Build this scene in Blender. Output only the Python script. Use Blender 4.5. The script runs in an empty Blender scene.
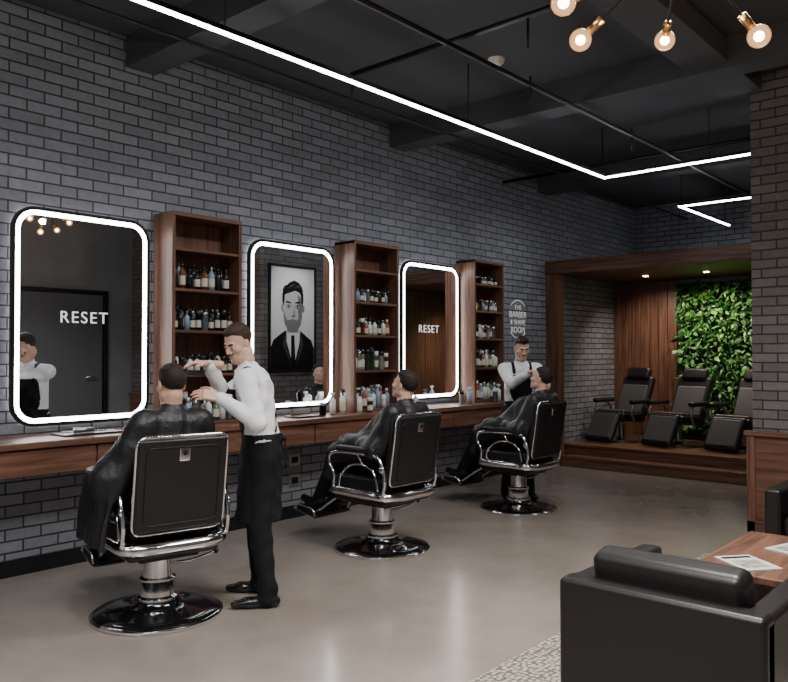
import bpy, bmesh, math, random
import numpy as np
from mathutils import Vector, Matrix, Euler
random.seed(7); rng=np.random.default_rng(7)
SC=bpy.context.scene
# ------------------------------------------------------------------ materials
def mat(name,col,rough=.5,metal=0,emi=None,es=0,coat=0,spec=.5,noise=None,bump=None,sheen=0):
    m=bpy.data.materials.new(name); m.use_nodes=True; nt=m.node_tree; b=nt.nodes['Principled BSDF']
    b.inputs['Base Color'].default_value=(*col,1); b.inputs['Roughness'].default_value=rough
    b.inputs['Metallic'].default_value=metal; b.inputs['Coat Weight'].default_value=coat
    b.inputs['Specular IOR Level'].default_value=spec
    if sheen: b.inputs['Sheen Weight'].default_value=sheen
    if emi: b.inputs['Emission Color'].default_value=(*emi,1); b.inputs['Emission Strength'].default_value=es
    tc=nt.nodes.new('ShaderNodeTexCoord')
    if noise:
        n=nt.nodes.new('ShaderNodeTexNoise'); n.inputs['Scale'].default_value=noise[0]; n.inputs['Detail'].default_value=5
        nt.links.new(tc.outputs['Object'],n.inputs['Vector'])
        r=nt.nodes.new('ShaderNodeValToRGB'); r.color_ramp.elements[0].position=.3; r.color_ramp.elements[1].position=.7
        r.color_ramp.elements[0].color=(*[c*(1-noise[1]) for c in col],1); r.color_ramp.elements[1].color=(*[min(1,c*(1+noise[1])) for c in col],1)
        nt.links.new(n.outputs['Fac'],r.inputs['Fac']); nt.links.new(r.outputs['Color'],b.inputs['Base Color'])
    if bump:
        n=nt.nodes.new('ShaderNodeTexNoise'); n.inputs['Scale'].default_value=bump[0]; n.inputs['Detail'].default_value=3
        nt.links.new(tc.outputs['Object'],n.inputs['Vector'])
        bp=nt.nodes.new('ShaderNodeBump'); bp.inputs['Strength'].default_value=bump[1]; bp.inputs['Distance'].default_value=bump[2]
        nt.links.new(n.outputs['Fac'],bp.inputs['Height']); nt.links.new(bp.outputs['Normal'],b.inputs['Normal'])
    return m
def wood(name,axis,c1,c2,rough=.42,scale=1.0):
    m=bpy.data.materials.new(name); m.use_nodes=True; nt=m.node_tree; b=nt.nodes['Principled BSDF']
    g=nt.nodes.new('ShaderNodeNewGeometry'); mp=nt.nodes.new('ShaderNodeMapping')
    s=[22*scale]*3; s['xyz'.index(axis)]=1.2*scale; mp.inputs['Scale'].default_value=s
    nt.links.new(g.outputs['Position'],mp.inputs['Vector'])
    n=nt.nodes.new('ShaderNodeTexNoise'); n.inputs['Scale'].default_value=1.3; n.inputs['Detail'].default_value=6; n.inputs['Distortion'].default_value=.6
    nt.links.new(mp.outputs['Vector'],n.inputs['Vector'])
    r=nt.nodes.new('ShaderNodeValToRGB'); r.color_ramp.elements[0].position=.32; r.color_ramp.elements[1].position=.68
    r.color_ramp.elements[0].color=(*c1,1); r.color_ramp.elements[1].color=(*c2,1)
    nt.links.new(n.outputs['Fac'],r.inputs['Fac']); nt.links.new(r.outputs['Color'],b.inputs['Base Color'])
    bp=nt.nodes.new('ShaderNodeBump'); bp.inputs['Strength'].default_value=.15; bp.inputs['Distance'].default_value=.003
    nt.links.new(n.outputs['Fac'],bp.inputs['Height']); nt.links.new(bp.outputs['Normal'],b.inputs['Normal'])
    b.inputs['Roughness'].default_value=rough
    return m
def brick(name,ax,col,mortar,rough=.46):
    m=bpy.data.materials.new(name); m.use_nodes=True; nt=m.node_tree; b=nt.nodes['Principled BSDF']
    g=nt.nodes.new('ShaderNodeNewGeometry'); sp=nt.nodes.new('ShaderNodeSeparateXYZ'); cb=nt.nodes.new('ShaderNodeCombineXYZ')
    nt.links.new(g.outputs['Position'],sp.inputs[0])
    if ax=='both':
        ad=nt.nodes.new('ShaderNodeMath'); ad.operation='ADD'
        nt.links.new(sp.outputs['X'],ad.inputs[0]); nt.links.new(sp.outputs['Y'],ad.inputs[1]); nt.links.new(ad.outputs[0],cb.inputs['X'])
    else: nt.links.new(sp.outputs[ax],cb.inputs['X'])
    nt.links.new(sp.outputs['Z'],cb.inputs['Y'])
    t=nt.nodes.new('ShaderNodeTexBrick'); t.inputs['Scale'].default_value=1; t.inputs['Brick Width'].default_value=.255
    t.inputs['Row Height'].default_value=.084; t.inputs['Mortar Size'].default_value=.007; t.inputs['Mortar Smooth'].default_value=.35
    t.inputs['Color1'].default_value=(*[c*.82 for c in col],1); t.inputs['Color2'].default_value=(*[c*1.16 for c in col],1); t.inputs['Mortar'].default_value=(*mortar,1)
    nt.links.new(cb.outputs[0],t.inputs['Vector'])
    n=nt.nodes.new('ShaderNodeTexNoise'); n.inputs['Scale'].default_value=18; n.inputs['Detail'].default_value=7
    nt.links.new(g.outputs['Position'],n.inputs['Vector'])
    mx=nt.nodes.new('ShaderNodeMix'); mx.data_type='RGBA'; mx.blend_type='MULTIPLY'; mx.inputs[0].default_value=.4
    nt.links.new(t.outputs['Color'],mx.inputs[6]); nt.links.new(n.outputs['Fac'],mx.inputs[7])
    nt.links.new(mx.outputs[2],b.inputs['Base Color'])
    ma=nt.nodes.new('ShaderNodeMath'); ma.operation='MULTIPLY_ADD'; ma.inputs[1].default_value=-1
    mn=nt.nodes.new('ShaderNodeMath'); mn.operation='MULTIPLY'; mn.inputs[1].default_value=.6
    nt.links.new(n.outputs['Fac'],mn.inputs[0]); nt.links.new(t.outputs['Fac'],ma.inputs[0]); nt.links.new(mn.outputs[0],ma.inputs[2])
    bp=nt.nodes.new('ShaderNodeBump'); bp.inputs['Strength'].default_value=1; bp.inputs['Distance'].default_value=.013
    nt.links.new(ma.outputs[0],bp.inputs['Height']); nt.links.new(bp.outputs['Normal'],b.inputs['Normal'])
    b.inputs['Roughness'].default_value=rough
    return m
def floor_mat():
    m=bpy.data.materials.new('polished_concrete'); m.use_nodes=True; nt=m.node_tree; b=nt.nodes['Principled BSDF']
    g=nt.nodes.new('ShaderNodeNewGeometry')
    n=nt.nodes.new('ShaderNodeTexNoise'); n.inputs['Scale'].default_value=1.1; n.inputs['Detail'].default_value=9; n.inputs['Roughness'].default_value=.62
    nt.links.new(g.outputs['Position'],n.inputs['Vector'])
    r=nt.nodes.new('ShaderNodeValToRGB'); r.color_ramp.elements[0].position=.28; r.color_ramp.elements[1].position=.72
    r.color_ramp.elements[0].color=(.195,.165,.142,1); r.color_ramp.elements[1].color=(.295,.256,.222,1)
    nt.links.new(n.outputs['Fac'],r.inputs['Fac']); nt.links.new(r.outputs['Color'],b.inputs['Base Color'])
    r2=nt.nodes.new('ShaderNodeMapRange'); r2.inputs['From Min'].default_value=.3; r2.inputs['From Max'].default_value=.7; r2.inputs['To Min'].default_value=.13; r2.inputs['To Max'].default_value=.22
    nt.links.new(n.outputs['Fac'],r2.inputs['Value']); nt.links.new(r2.outputs[0],b.inputs['Roughness'])
    b.inputs['Specular IOR Level'].default_value=.85
    return m
def rug_mat():
    m=bpy.data.materials.new('rug_weave'); m.use_nodes=True; nt=m.node_tree; b=nt.nodes['Principled BSDF']
    g=nt.nodes.new('ShaderNodeNewGeometry')
    v=nt.nodes.new('ShaderNodeTexVoronoi'); v.inputs['Scale'].default_value=34; v.inputs['Randomness'].default_value=.55
    nt.links.new(g.outputs['Position'],v.inputs['Vector'])
    r=nt.nodes.new('ShaderNodeValToRGB'); r.color_ramp.elements[0].position=.3; r.color_ramp.elements[1].position=.55
    r.color_ramp.elements[0].color=(.38,.34,.29,1); r.color_ramp.elements[1].color=(.10,.085,.075,1)
    nt.links.new(v.outputs['Distance'],r.inputs['Fac']); nt.links.new(r.outputs['Color'],b.inputs['Base Color'])
    b.inputs['Roughness'].default_value=.95
    return m
BR=(.265,.278,.318); MO=(.045,.048,.060)
M={}
M['brickY']=brick('painted_brick_y','Y',BR,MO); M['brickX']=brick('painted_brick_x','X',BR,MO)
M['brickP']=brick('painted_brick_partition','both',(.185,.165,.165),(.045,.041,.042))
M['floor']=floor_mat(); M['rug']=rug_mat()
M['ceil']=mat('ceiling_charcoal',(.055,.058,.068),.85)
M['beam']=mat('beam_charcoal',(.062,.065,.075),.8)
M['dark']=mat('dark_plaster',(.17,.18,.20),.6,noise=(3,.1))
M['door']=mat('door_paint',(.085,.09,.102),.45)
w1,w2=(.062,.026,.017),(.195,.090,.056)
for a in 'xyz': M['wood'+a]=wood('walnut_'+a,a,w1,w2)
M['woodf']=wood('walnut_floorboards','x',(.08,.037,.023),(.22,.108,.068),.3)
M['chrome']=mat('chrome',(.78,.78,.80),.10,1)
M['dchrome']=mat('brushed_steel',(.5,.5,.52),.3,1)
M['gloss']=mat('black_enamel',(.005,.005,.006),.10,0,coat=.6)
M['leather']=mat('black_leather',(.008,.008,.010),.36,bump=(90,.15,.002),spec=.45)
M['leather2']=mat('lounge_leather',(.011,.0095,.0095),.36,bump=(60,.2,.003),spec=.42)
M['leatherg']=mat('leather_highlight',(.07,.07,.074),.4)  # grey puts the highlight on black recliner pads into the colour
M['blk']=mat('black_metal',(.010,.010,.011),.4,.3)
M['led']=mat('led_strip',(1,1,1),.5,emi=(.93,.96,1),es=26)
M['ledm']=mat('mirror_led',(1,1,1),.5,emi=(1,.985,.96),es=18)
M['ledb']=mat('mirror_halo_fill',(1,1,1),.5,emi=(1,.985,.96),es=9)  # glowing ring added behind each mirror to brighten the brick around it
M['mirror']=mat('mirror_glass',(.88,.9,.92),.012,1)
M['white']=mat('white_print_glow',(.85,.85,.85),.6,emi=(1,1,1),es=.6)  # emission brightens the lettering, which is no lamp
M['signw']=mat('sign_paint_glow',(.85,.85,.87),.6,emi=(1,1,1),es=.18)  # slight emission makes the unlit sign lettering look brighter
M['plast']=mat('white_plastic',(.75,.75,.73),.4)
M['brass']=mat('brass',(.55,.34,.14),.28,1)
M['skin']=mat('skin',(.62,.385,.285),.5,noise=(30,.05))
M['skin2']=mat('skin_b',(.56,.34,.25),.5,noise=(30,.05))
M['hair']=mat('hair_dark',(.016,.010,.008),.6,bump=(160,.6,.006),spec=.3)
M['hairb']=mat('hair_brown',(.034,.019,.012),.6,bump=(160,.6,.006),spec=.3)
M['stub']=mat('beard_stubble',(.14,.078,.054),.75,bump=(200,.5,.004),spec=.2)
M['fade']=mat('hair_fade',(.075,.045,.032),.75,spec=.2)
M['lip']=mat('lips',(.45,.21,.17),.45)
M['eyew']=mat('eye_white',(.7,.68,.65),.2); M['iris']=mat('iris',(.02,.012,.01),.15)
M['shirt']=mat('white_shirt',(.78,.79,.82),.75,bump=(14,.5,.018),spec=.3)
M['trou']=mat('black_trousers',(.0075,.0075,.010),.85,bump=(10,.4,.012),spec=.2)
M['apron']=mat('black_apron',(.0065,.007,.0095),.75,bump=(9,.35,.012),spec=.25)
M['shoe']=mat('shoe_leather',(.008,.007,.007),.22)
M['cape']=mat('barber_cape',(.009,.009,.011),.44,bump=(7,.7,.035),spec=.42)
LAB=['skin','hair','lip','eyew','iris','shirt','trou','apron','shoe','cape','stub','fade']
L={n:i for i,n in enumerate(LAB)}
# ------------------------------------------------------------------ mesh helpers
def obj(name,me,parent=None,loc=(0,0,0),rot=(0,0,0)):
    o=bpy.data.objects.new(name,me); SC.collection.objects.link(o); o.location=loc; o.rotation_euler=rot
    if parent: o.parent=parent
    return o
def empty(name,loc=(0,0,0),rz=0):
    o=bpy.data.objects.new(name,None); o.empty_display_size=.1; SC.collection.objects.link(o); o.location=loc; o.rotation_euler=(0,0,rz); return o
def mesh(name,v,f,ms,parent=None,idx=None,smooth=True,loc=(0,0,0),rot=(0,0,0)):
    me=bpy.data.meshes.new(name); me.from_pydata([tuple(map(float,p)) for p in v],[],[tuple(map(int,q)) for q in f])
    for m in (ms if isinstance(ms,list) else [ms]): me.materials.append(m)
    if idx is not None: me.polygons.foreach_set('material_index',np.array(idx,dtype=np.int32))
    if smooth: me.polygons.foreach_set('use_smooth',[True]*len(me.polygons))
    me.update(); return obj(name,me,parent,loc,rot)
def box(name,size,loc,m,parent=None,bev=.006,seg=2,rot=(0,0,0),smooth=False):
    bm=bmesh.new(); bmesh.ops.create_cube(bm,size=1); bmesh.ops.scale(bm,vec=size,verts=bm.verts)
    if bev>0: bmesh.ops.bevel(bm,geom=bm.edges[:],offset=min(bev,min(size)*.49),segments=seg,profile=.5,affect='EDGES')
    me=bpy.data.meshes.new(name); bm.to_mesh(me); bm.free(); me.materials.append(m)
    o=obj(name,me,parent,loc,rot)
    if smooth:
        me.polygons.foreach_set('use_smooth',[True]*len(me.polygons)); o.modifiers.new('wn','WEIGHTED_NORMAL')
    return o
def bx(name,lo,hi,m,parent=None,bev=.004,**k):
    return box(name,[hi[i]-lo[i] for i in range(3)],[(hi[i]+lo[i])/2 for i in range(3)],m,parent,bev,**k)
def lathe(prof,seg=40):
    v=[];f=[];n=len(prof)
    for j in range(seg):
        a=2*math.pi*j/seg
        for r,z in prof: v.append((r*math.cos(a),r*math.sin(a),z))
    for j in range(seg):
        k=(j+1)%seg
        for i in range(n-1): f.append((j*n+i,k*n+i,k*n+i+1,j*n+i+1))
    return v,f
def lobj(name,prof,m,parent=None,loc=(0,0,0),seg=40,rot=(0,0,0)):
    v,f=lathe(prof,seg); o=mesh(name,v,f,m,parent,loc=loc,rot=rot)
    o.modifiers.new('es','EDGE_SPLIT').split_angle=math.radians(50); return o
def crom(p,n=6,cyc=False):
    p=[np.array(q,float) for q in p]; out=[]; N=len(p); R=range(N) if cyc else range(N-1)
    for i in R:
        if cyc: a,b,c,d=p[(i-1)%N],p[i],p[(i+1)%N],p[(i+2)%N]
        else: a,b,c,d=p[max(i-1,0)],p[i],p[i+1],p[min(i+2,N-1)]
        for t in np.linspace(0,1,n,endpoint=False):
            out.append(.5*((2*b)+(-a+c)*t+(2*a-5*b+4*c-d)*t*t+(-a+3*b-3*c+d)*t**3))
    if not cyc: out.append(p[-1])
    return out
def tube(name,pts,r,m,parent=None,cyc=False,seg=10,sm=0,flat=1.0,fax=(1,0,0)):
    if sm: pts=crom(pts,sm,cyc)
    P=[Vector(p) for p in pts]; n=len(P); v=[];f=[]
    rr=r if isinstance(r,(list,tuple)) else [r]*n
    if len(rr)!=n: rr=list(np.interp(np.linspace(0,1,n),np.linspace(0,1,len(rr)),rr))
    up=None
    for i in range(n):
        if cyc: t=(P[(i+1)%n]-P[i-1]).normalized()
        else: t=(P[min(i+1,n-1)]-P[max(i-1,0)]).normalized()
        if up is None:
            up=Vector(fax) if abs(t.dot(Vector(fax)))<.9 else Vector((0,0,1))
        up=(up-t*up.dot(t)).normalized(); s=t.cross(up)
        for j in range(seg):
            a=2*math.pi*j/seg; v.append(P[i]+up*math.cos(a)*rr[i]*flat+s*math.sin(a)*rr[i])
    for i in range(n if cyc else n-1):
        k=(i+1)%n
        for j in range(seg):
            l=(j+1)%seg; f.append((i*seg+j,i*seg+l,k*seg+l,k*seg+j))
    if not cyc: f.append(tuple(range(seg))[::-1]); f.append(tuple((n-1)*seg+j for j in range(seg)))
    return mesh(name,v,f,m,parent)
def sph(name,r,loc,m,parent=None,sc=(1,1,1)):
    bm=bmesh.new(); bmesh.ops.create_uvsphere(bm,u_segments=24,v_segments=14,radius=r); bmesh.ops.scale(bm,vec=sc,verts=bm.verts)
    me=bpy.data.meshes.new(name); bm.to_mesh(me); bm.free(); me.materials.append(m); me.polygons.foreach_set('use_smooth',[True]*len(me.polygons))
    return obj(name,me,parent,loc)
def text(name,s,size,loc,rot,m,parent=None,ext=.001,spacing=1.0):
    c=bpy.data.curves.new(name,'FONT'); c.body=s; c.size=size; c.extrude=ext; c.align_x='CENTER'; c.align_y='CENTER'; c.space_character=spacing
    o=obj(name,c,None); dg=bpy.context.evaluated_depsgraph_get(); me=bpy.data.meshes.new_from_object(o.evaluated_get(dg))
    bpy.data.objects.remove(o); me.materials.clear(); me.materials.append(m); return obj(name,me,parent,loc,rot)
# ------------------------------------------------------------------ SDF figures
class Field:
    def __init__(s,lo,hi,h):
        s.lo=np.array(lo,float); s.h=h; s.n=np.ceil((np.array(hi,float)-s.lo)/h).astype(int)+1
        s.f=np.full(s.n,.08,np.float32); s.l=np.zeros(s.n,np.int8)
    def win(s,lo,hi):
        a=np.clip(np.floor((np.array(lo)-s.lo)/s.h).astype(int),0,s.n-1); b=np.clip(np.ceil((np.array(hi)-s.lo)/s.h).astype(int)+1,1,s.n)
        sl=tuple(slice(x,y) for x,y in zip(a,b))
        g=[(s.lo[i]+s.h*np.arange(a[i],b[i])).astype(np.float32) for i in range(3)]
        return sl,g[0][:,None,None],g[1][None,:,None],g[2][None,None,:]
    def comb(s,sl,d,lab,k,mode):
        f=s.f[sl]
        if f.size==0: return
        if mode=='paint': s.l[sl]=np.where(d<0,lab,s.l[sl]); return
        if mode=='sub':
            hh=np.maximum(k-np.abs(f+d),0)/k; s.f[sl]=np.maximum(f,-d)+hh*hh*k*.25; return
        s.l[sl]=np.where(d<f,lab,s.l[sl])
        hh=np.maximum(k-np.abs(f-d),0)/k; s.f[sl]=np.minimum(f,d)-hh*hh*k*.25
    def cap(s,a,b,ra,rb,lab,k=.02,flat=None,mode='add',zc=None):
        a=np.array(a,float); b=np.array(b,float); R=max(ra,rb)+k+.02
        sl,X,Y,Z=s.win(np.minimum(a,b)-R,np.maximum(a,b)+R)
        p=[X-a[0],Y-a[1],Z-a[2]]; ba=b-a
        if flat is not None:
            n=np.array(flat[0],float); n/=np.linalg.norm(n); q=1/flat[1]-1
            dn=(p[0]*n[0]+p[1]*n[1]+p[2]*n[2])*q; p=[p[i]+dn*n[i] for i in range(3)]; ba=ba+n*ba.dot(n)*q
        t=np.clip((p[0]*ba[0]+p[1]*ba[1]+p[2]*ba[2])/max(ba.dot(ba),1e-9),0,1)
        d=np.sqrt((p[0]-t*ba[0])**2+(p[1]-t*ba[1])**2+(p[2]-t*ba[2])**2)-(ra+(rb-ra)*t)
        if zc: d=np.maximum(d,np.maximum(zc[0]-Z,Z-zc[1]))
        s.comb(sl,d.astype(np.float32),lab,k,mode)
    def ell(s,c,R,r,lab,k=.01,mode='add',clip=None):
        c=np.array(c,float); R=np.array(R,float); m=max(r)+k+.015
        sl,X,Y,Z=s.win(c-m,c+m); P=[X-c[0],Y-c[1],Z-c[2]]
        q=[(P[0]*R[0,i]+P[1]*R[1,i]+P[2]*R[2,i]) for i in range(3)]
        k0=np.sqrt(sum((q[i]/r[i])**2 for i in range(3)))+1e-6; k1=np.sqrt(sum((q[i]/r[i]**2)**2 for i in range(3)))+1e-6
        d=k0*(k0-1)/k1
        if clip: d=np.maximum(d,clip(q))
        s.comb(sl,d.astype(np.float32),lab,k,mode)
    def rbox(s,c,R,hf,rd,lab,k=.02,mode='add'):
        c=np.array(c,float); R=np.array(R,float); m=np.linalg.norm(hf)+rd+k+.01
        sl,X,Y,Z=s.win(c-m,c+m); P=[X-c[0],Y-c[1],Z-c[2]]
        q=[np.abs(P[0]*R[0,i]+P[1]*R[1,i]+P[2]*R[2,i])-hf[i] for i in range(3)]
        d=np.sqrt(sum(np.maximum(t,0)**2 for t in q))+np.minimum(np.maximum(np.maximum(q[0],q[1]),q[2]),0)-rd
        s.comb(sl,d.astype(np.float32),lab,k,mode)
    def net(s):
        f=s.f; ins=f<0; n=s.n
        c=np.zeros(n-1,np.int8)
        offs=[(i,j,k) for i in (0,1) for j in (0,1) for k in (0,1)]
        for o in offs: c+=ins[o[0]:n[0]-1+o[0],o[1]:n[1]-1+o[1],o[2]:n[2]-1+o[2]]
        I=np.argwhere((c>0)&(c<8)); idm=np.full(n,-1,np.int32); idm[I[:,0],I[:,1],I[:,2]]=np.arange(len(I))
        val=np.stack([f[I[:,0]+o[0],I[:,1]+o[1],I[:,2]+o[2]] for o in offs],1)
        acc=np.zeros((len(I),3)); cnt=np.zeros(len(I))
        for a in range(8):
            for b in range(a+1,8):
                oa,ob=np.array(offs[a]),np.array(offs[b])
                if np.abs(oa-ob).sum()!=1: continue
                va,vb=val[:,a],val[:,b]; m=(va<0)!=(vb<0)
                t=np.where(m,va/np.where(m,va-vb,1),0)[:,None]
                acc+=np.where(m[:,None],oa+t*(ob-oa),0); cnt+=m
        V=(I+acc/cnt[:,None])*s.h+s.lo
        Q=[];LL=[]
        for ax in range(3):
            u,w=(ax+1)%3,(ax+2)%3
            sh=[slice(None)]*3; sh2=[slice(None)]*3; sh[ax]=slice(0,-1); sh2[ax]=slice(1,None)
            A=ins[tuple(sh)]; B=ins[tuple(sh2)]; E=np.argwhere(A!=B)
            E=E[(E[:,u]>0)&(E[:,w]>0)]
            eu=np.zeros(3,int); eu[u]=1; ew=np.zeros(3,int); ew[w]=1
            g=lambda e: idm[e[:,0],e[:,1],e[:,2]]
            q=np.stack([g(E-eu-ew),g(E-ew),g(E),g(E-eu)],1)
            ia=ins[E[:,0],E[:,1],E[:,2]]; q[~ia]=q[~ia][:,::-1]
            ea=np.zeros(3,int); ea[ax]=1; src=np.where(ia[:,None],E,E+ea)
            ok=(q>=0).all(1); Q.append(q[ok]); LL.append(s.l[src[:,0],src[:,1],src[:,2]][ok])
        return V,np.concatenate(Q),np.concatenate(LL)
I3=np.eye(3)
def rotm(rx=0,ry=0,rz=0): return np.array(Euler((rx,ry,rz),'XYZ').to_matrix())
def make_head(c,R,neck,beard=False,fade=True,quiff=False):
    c=np.array(c,float); F=Field(c-.17,c+.17,.003); T=lambda p:c+R@np.array(p,float)
    S=L['skin']; H=L['hair']
    F.cap(neck,T((0,-.028,-.06)),.058,.054,S,.02)
    F.ell(T((0,-.015,.035)),R,(.0735,.094,.083),S,.01)
    F.ell(T((0,.018,-.03)),R,(.058,.068,.080),S,.03)
    for sx in(-1,1):
        F.cap(T((sx*.046,-.002,-.058)),T((sx*.018,.056,-.092)),.020,.018,S,.03)
        F.ell(T((sx*.040,.058,-.02)),R,(.02,.02,.018),S,.022)
        F.ell(T((sx*.074,-.008,-.006)),R@rotm(0,0,sx*.35),(.008,.018,.031),S,.006)
    F.ell(T((0,.066,-.096)),R,(.020,.016,.017),S,.02)
    F.cap(T((-.032,.078,.022)),T((.032,.078,.022)),.0085,.0085,S,.02)
    for sx in(-1,1): F.ell(T((sx*.031,.099,.003)),R,(.017,.017,.010),S,.014,mode='sub')
    for sx in(-1,1):
        F.ell(T((sx*.0305,.0745,.003)),R,(.0115,.0115,.0085),L['eyew'],.001)
        F.cap(T((sx*.020,.0845,.0105)),T((sx*.042,.0785,.0095)),.0038,.0034,S,.004)
        F.cap(T((sx*.022,.083,-.0065)),T((sx*.040,.079,-.0060)),.0028,.0028,S,.004)
    for sx in(-1,1): F.ell(T((sx*.0305,.087,.003)),R,(.0052,.006,.0058),L['iris'],mode='paint')
    F.cap(T((0,.083,.014)),T((0,.104,-.024)),.0065,.0095,S,.014)
    for sx in(-1,1): F.ell(T((sx*.0105,.092,-.028)),R,(.0075,.010,.0075),S,.007)
    F.ell(T((0,.078,-.056)),R,(.026,.012,.02),S,.015)
    F.cap(T((-.019,.083,-.0525)),T((.019,.083,-.0525)),.0048,.0048,L['lip'],.005); F.cap(T((-.015,.084,-.062)),T((.015,.084,-.062)),.0055,.0055,L['lip'],.005)
    F.ell(T((0,.096,-.0575)),R,(.02,.006,.0012),S,.003,mode='sub')
    for sx in(-1,1): F.cap(T((sx*.016,.0895,.0225)),T((sx*.044,.080,.025)),.0036,.003,H,.003)
    if beard:
        F.ell(T((0,.020,-.036)),R,(.0600,.0705,.082),L['stub'],.004,clip=lambda q:np.maximum(np.maximum(q[2]-np.where(q[1]<.028,.020,np.where(np.abs(q[0])<.026,.0,-.026)),-.004-q[1]),np.where((np.abs(q[0])<.021)&(q[2]>-.034)&(q[2]<-.010)&(q[1]>.03),.02,-1)))
        F.ell(T((0,.068,-.099)),R,(.023,.0145,.015),L['stub'],.012)
        for sx in(-1,1): F.cap(T((0,.092,-.042)),T((sx*.022,.084,-.050)),.0040,.0035,L['stub'],.004)
    def hc(q):
        y=q[1]; z=q[2]
        line=-.068+.0*z+np.clip((y+.045)/.05,0,1)*.038+np.clip((y-.012)/.016,0,1)*.048+np.clip((y-.05)/.03,0,1)*.024-.008*np.cos(q[0]*60)*(y>.04)
        return (line-z)*.7
    F.ell(T((0,-.017,.042)),R,(.0775,.0985,.088),H,.004,clip=hc)
    F.ell(T((0,-.008,.066)),R,(.068,.086,.062),H,.02,clip=lambda q:(.03-q[2]))
    if quiff: F.ell(T((0.008,.052,.108)),R@rotm(.3,0,0),(.05,.034,.022),H,.025)
    if fade:
        l0=F.l.copy()
        F.ell(T((0,-.02,-.01)),R,(.12,.13,.042),L['fade'],mode='paint')
        F.l=np.where((F.l==L['fade'])&(l0!=H),l0,F.l)
        for sx in(-1,1): F.cap(T((sx*.014,.0895,.0225)),T((sx*.046,.080,.025)),.006,.006,H,mode='paint')
    return F.net()
def make_hand(w,f,n,side,curl=.6,spread=.1):
    w=np.array(w,float); f=np.array(f,float); f/=np.linalg.norm(f); n=np.array(n,float); n-=f*f.dot(n); n/=np.linalg.norm(n)
    s=np.cross(f,n)*side
    c=w+f*.07; F=Field(c-.15,c+.15,.0025); S=L['skin']; R=np.stack([s,f,n],1)
    F.cap(w-f*.07,w+f*.02,.031,.026,S,.01,flat=(n,.8))
    F.rbox(w+f*.052,R,(.028,.034,.004),.011,S,.012)
    Ls=[.07,.078,.072,.057]
    for i in range(4):
        p=w+f*(.088-.004*abs(i-1))+s*(.0295-.0197*i); a=0; d0=f+s*(spread*(1.2-i)*.5)
        for j,(fr,rr) in enumerate(((.45,(.0092,.0085)),(.3,(.0085,.0078)),(.25,(.0078,.0063)))):
            a+=curl*(.55,.75,.45)[j]; d=d0*math.cos(a)+n*math.sin(a); d/=np.linalg.norm(d); q=p+d*Ls[i]*fr
            F.cap(p,q,rr[0],rr[1],S,.003); p=q
    p=w+f*.022+s*.03
    for dd,l,r in (((.62,.72,.25),.042,(.014,.0115)),((.85,.32,.4),.032,(.0115,.0098)),((.9,.1,.45),.026,(.0098,.0078))):
        d=f*dd[0]+s*dd[1]+n*dd[2]; d/=np.linalg.norm(d); q=p+d*l; F.cap(p,q,r[0],r[1],S,.006); p=q
    return F.net()
def ik(a,t,l1,l2,pole):
    a=np.array(a,float); t=np.array(t,float); d=t-a; D=np.linalg.norm(d); D2=min(D,(l1+l2)*.995); u=d/D
    t=a+u*D2; x=(l1*l1-l2*l2+D2*D2)/(2*D2); h=math.sqrt(max(l1*l1-x*x,0))
    p=np.array(pole,float); p-=u*u.dot(p); p/=np.linalg.norm(p); return a+u*x+p*h,t
def finish(name,parts,loc,rz,skin='skin',hair='hair'):
    V=[];Q=[];K=[];o=0
    for v,q,l in parts: V.append(v);Q.append(q+o);K.append(l);o+=len(v)
    V=np.concatenate(V);Q=np.concatenate(Q);K=np.concatenate(K)
    ms=[M[n] for n in LAB]; ms[0]=M[skin]; ms[1]=M[hair]
    return mesh(name,V,Q,ms,None,K,True,loc,(0,0,rz))
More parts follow.
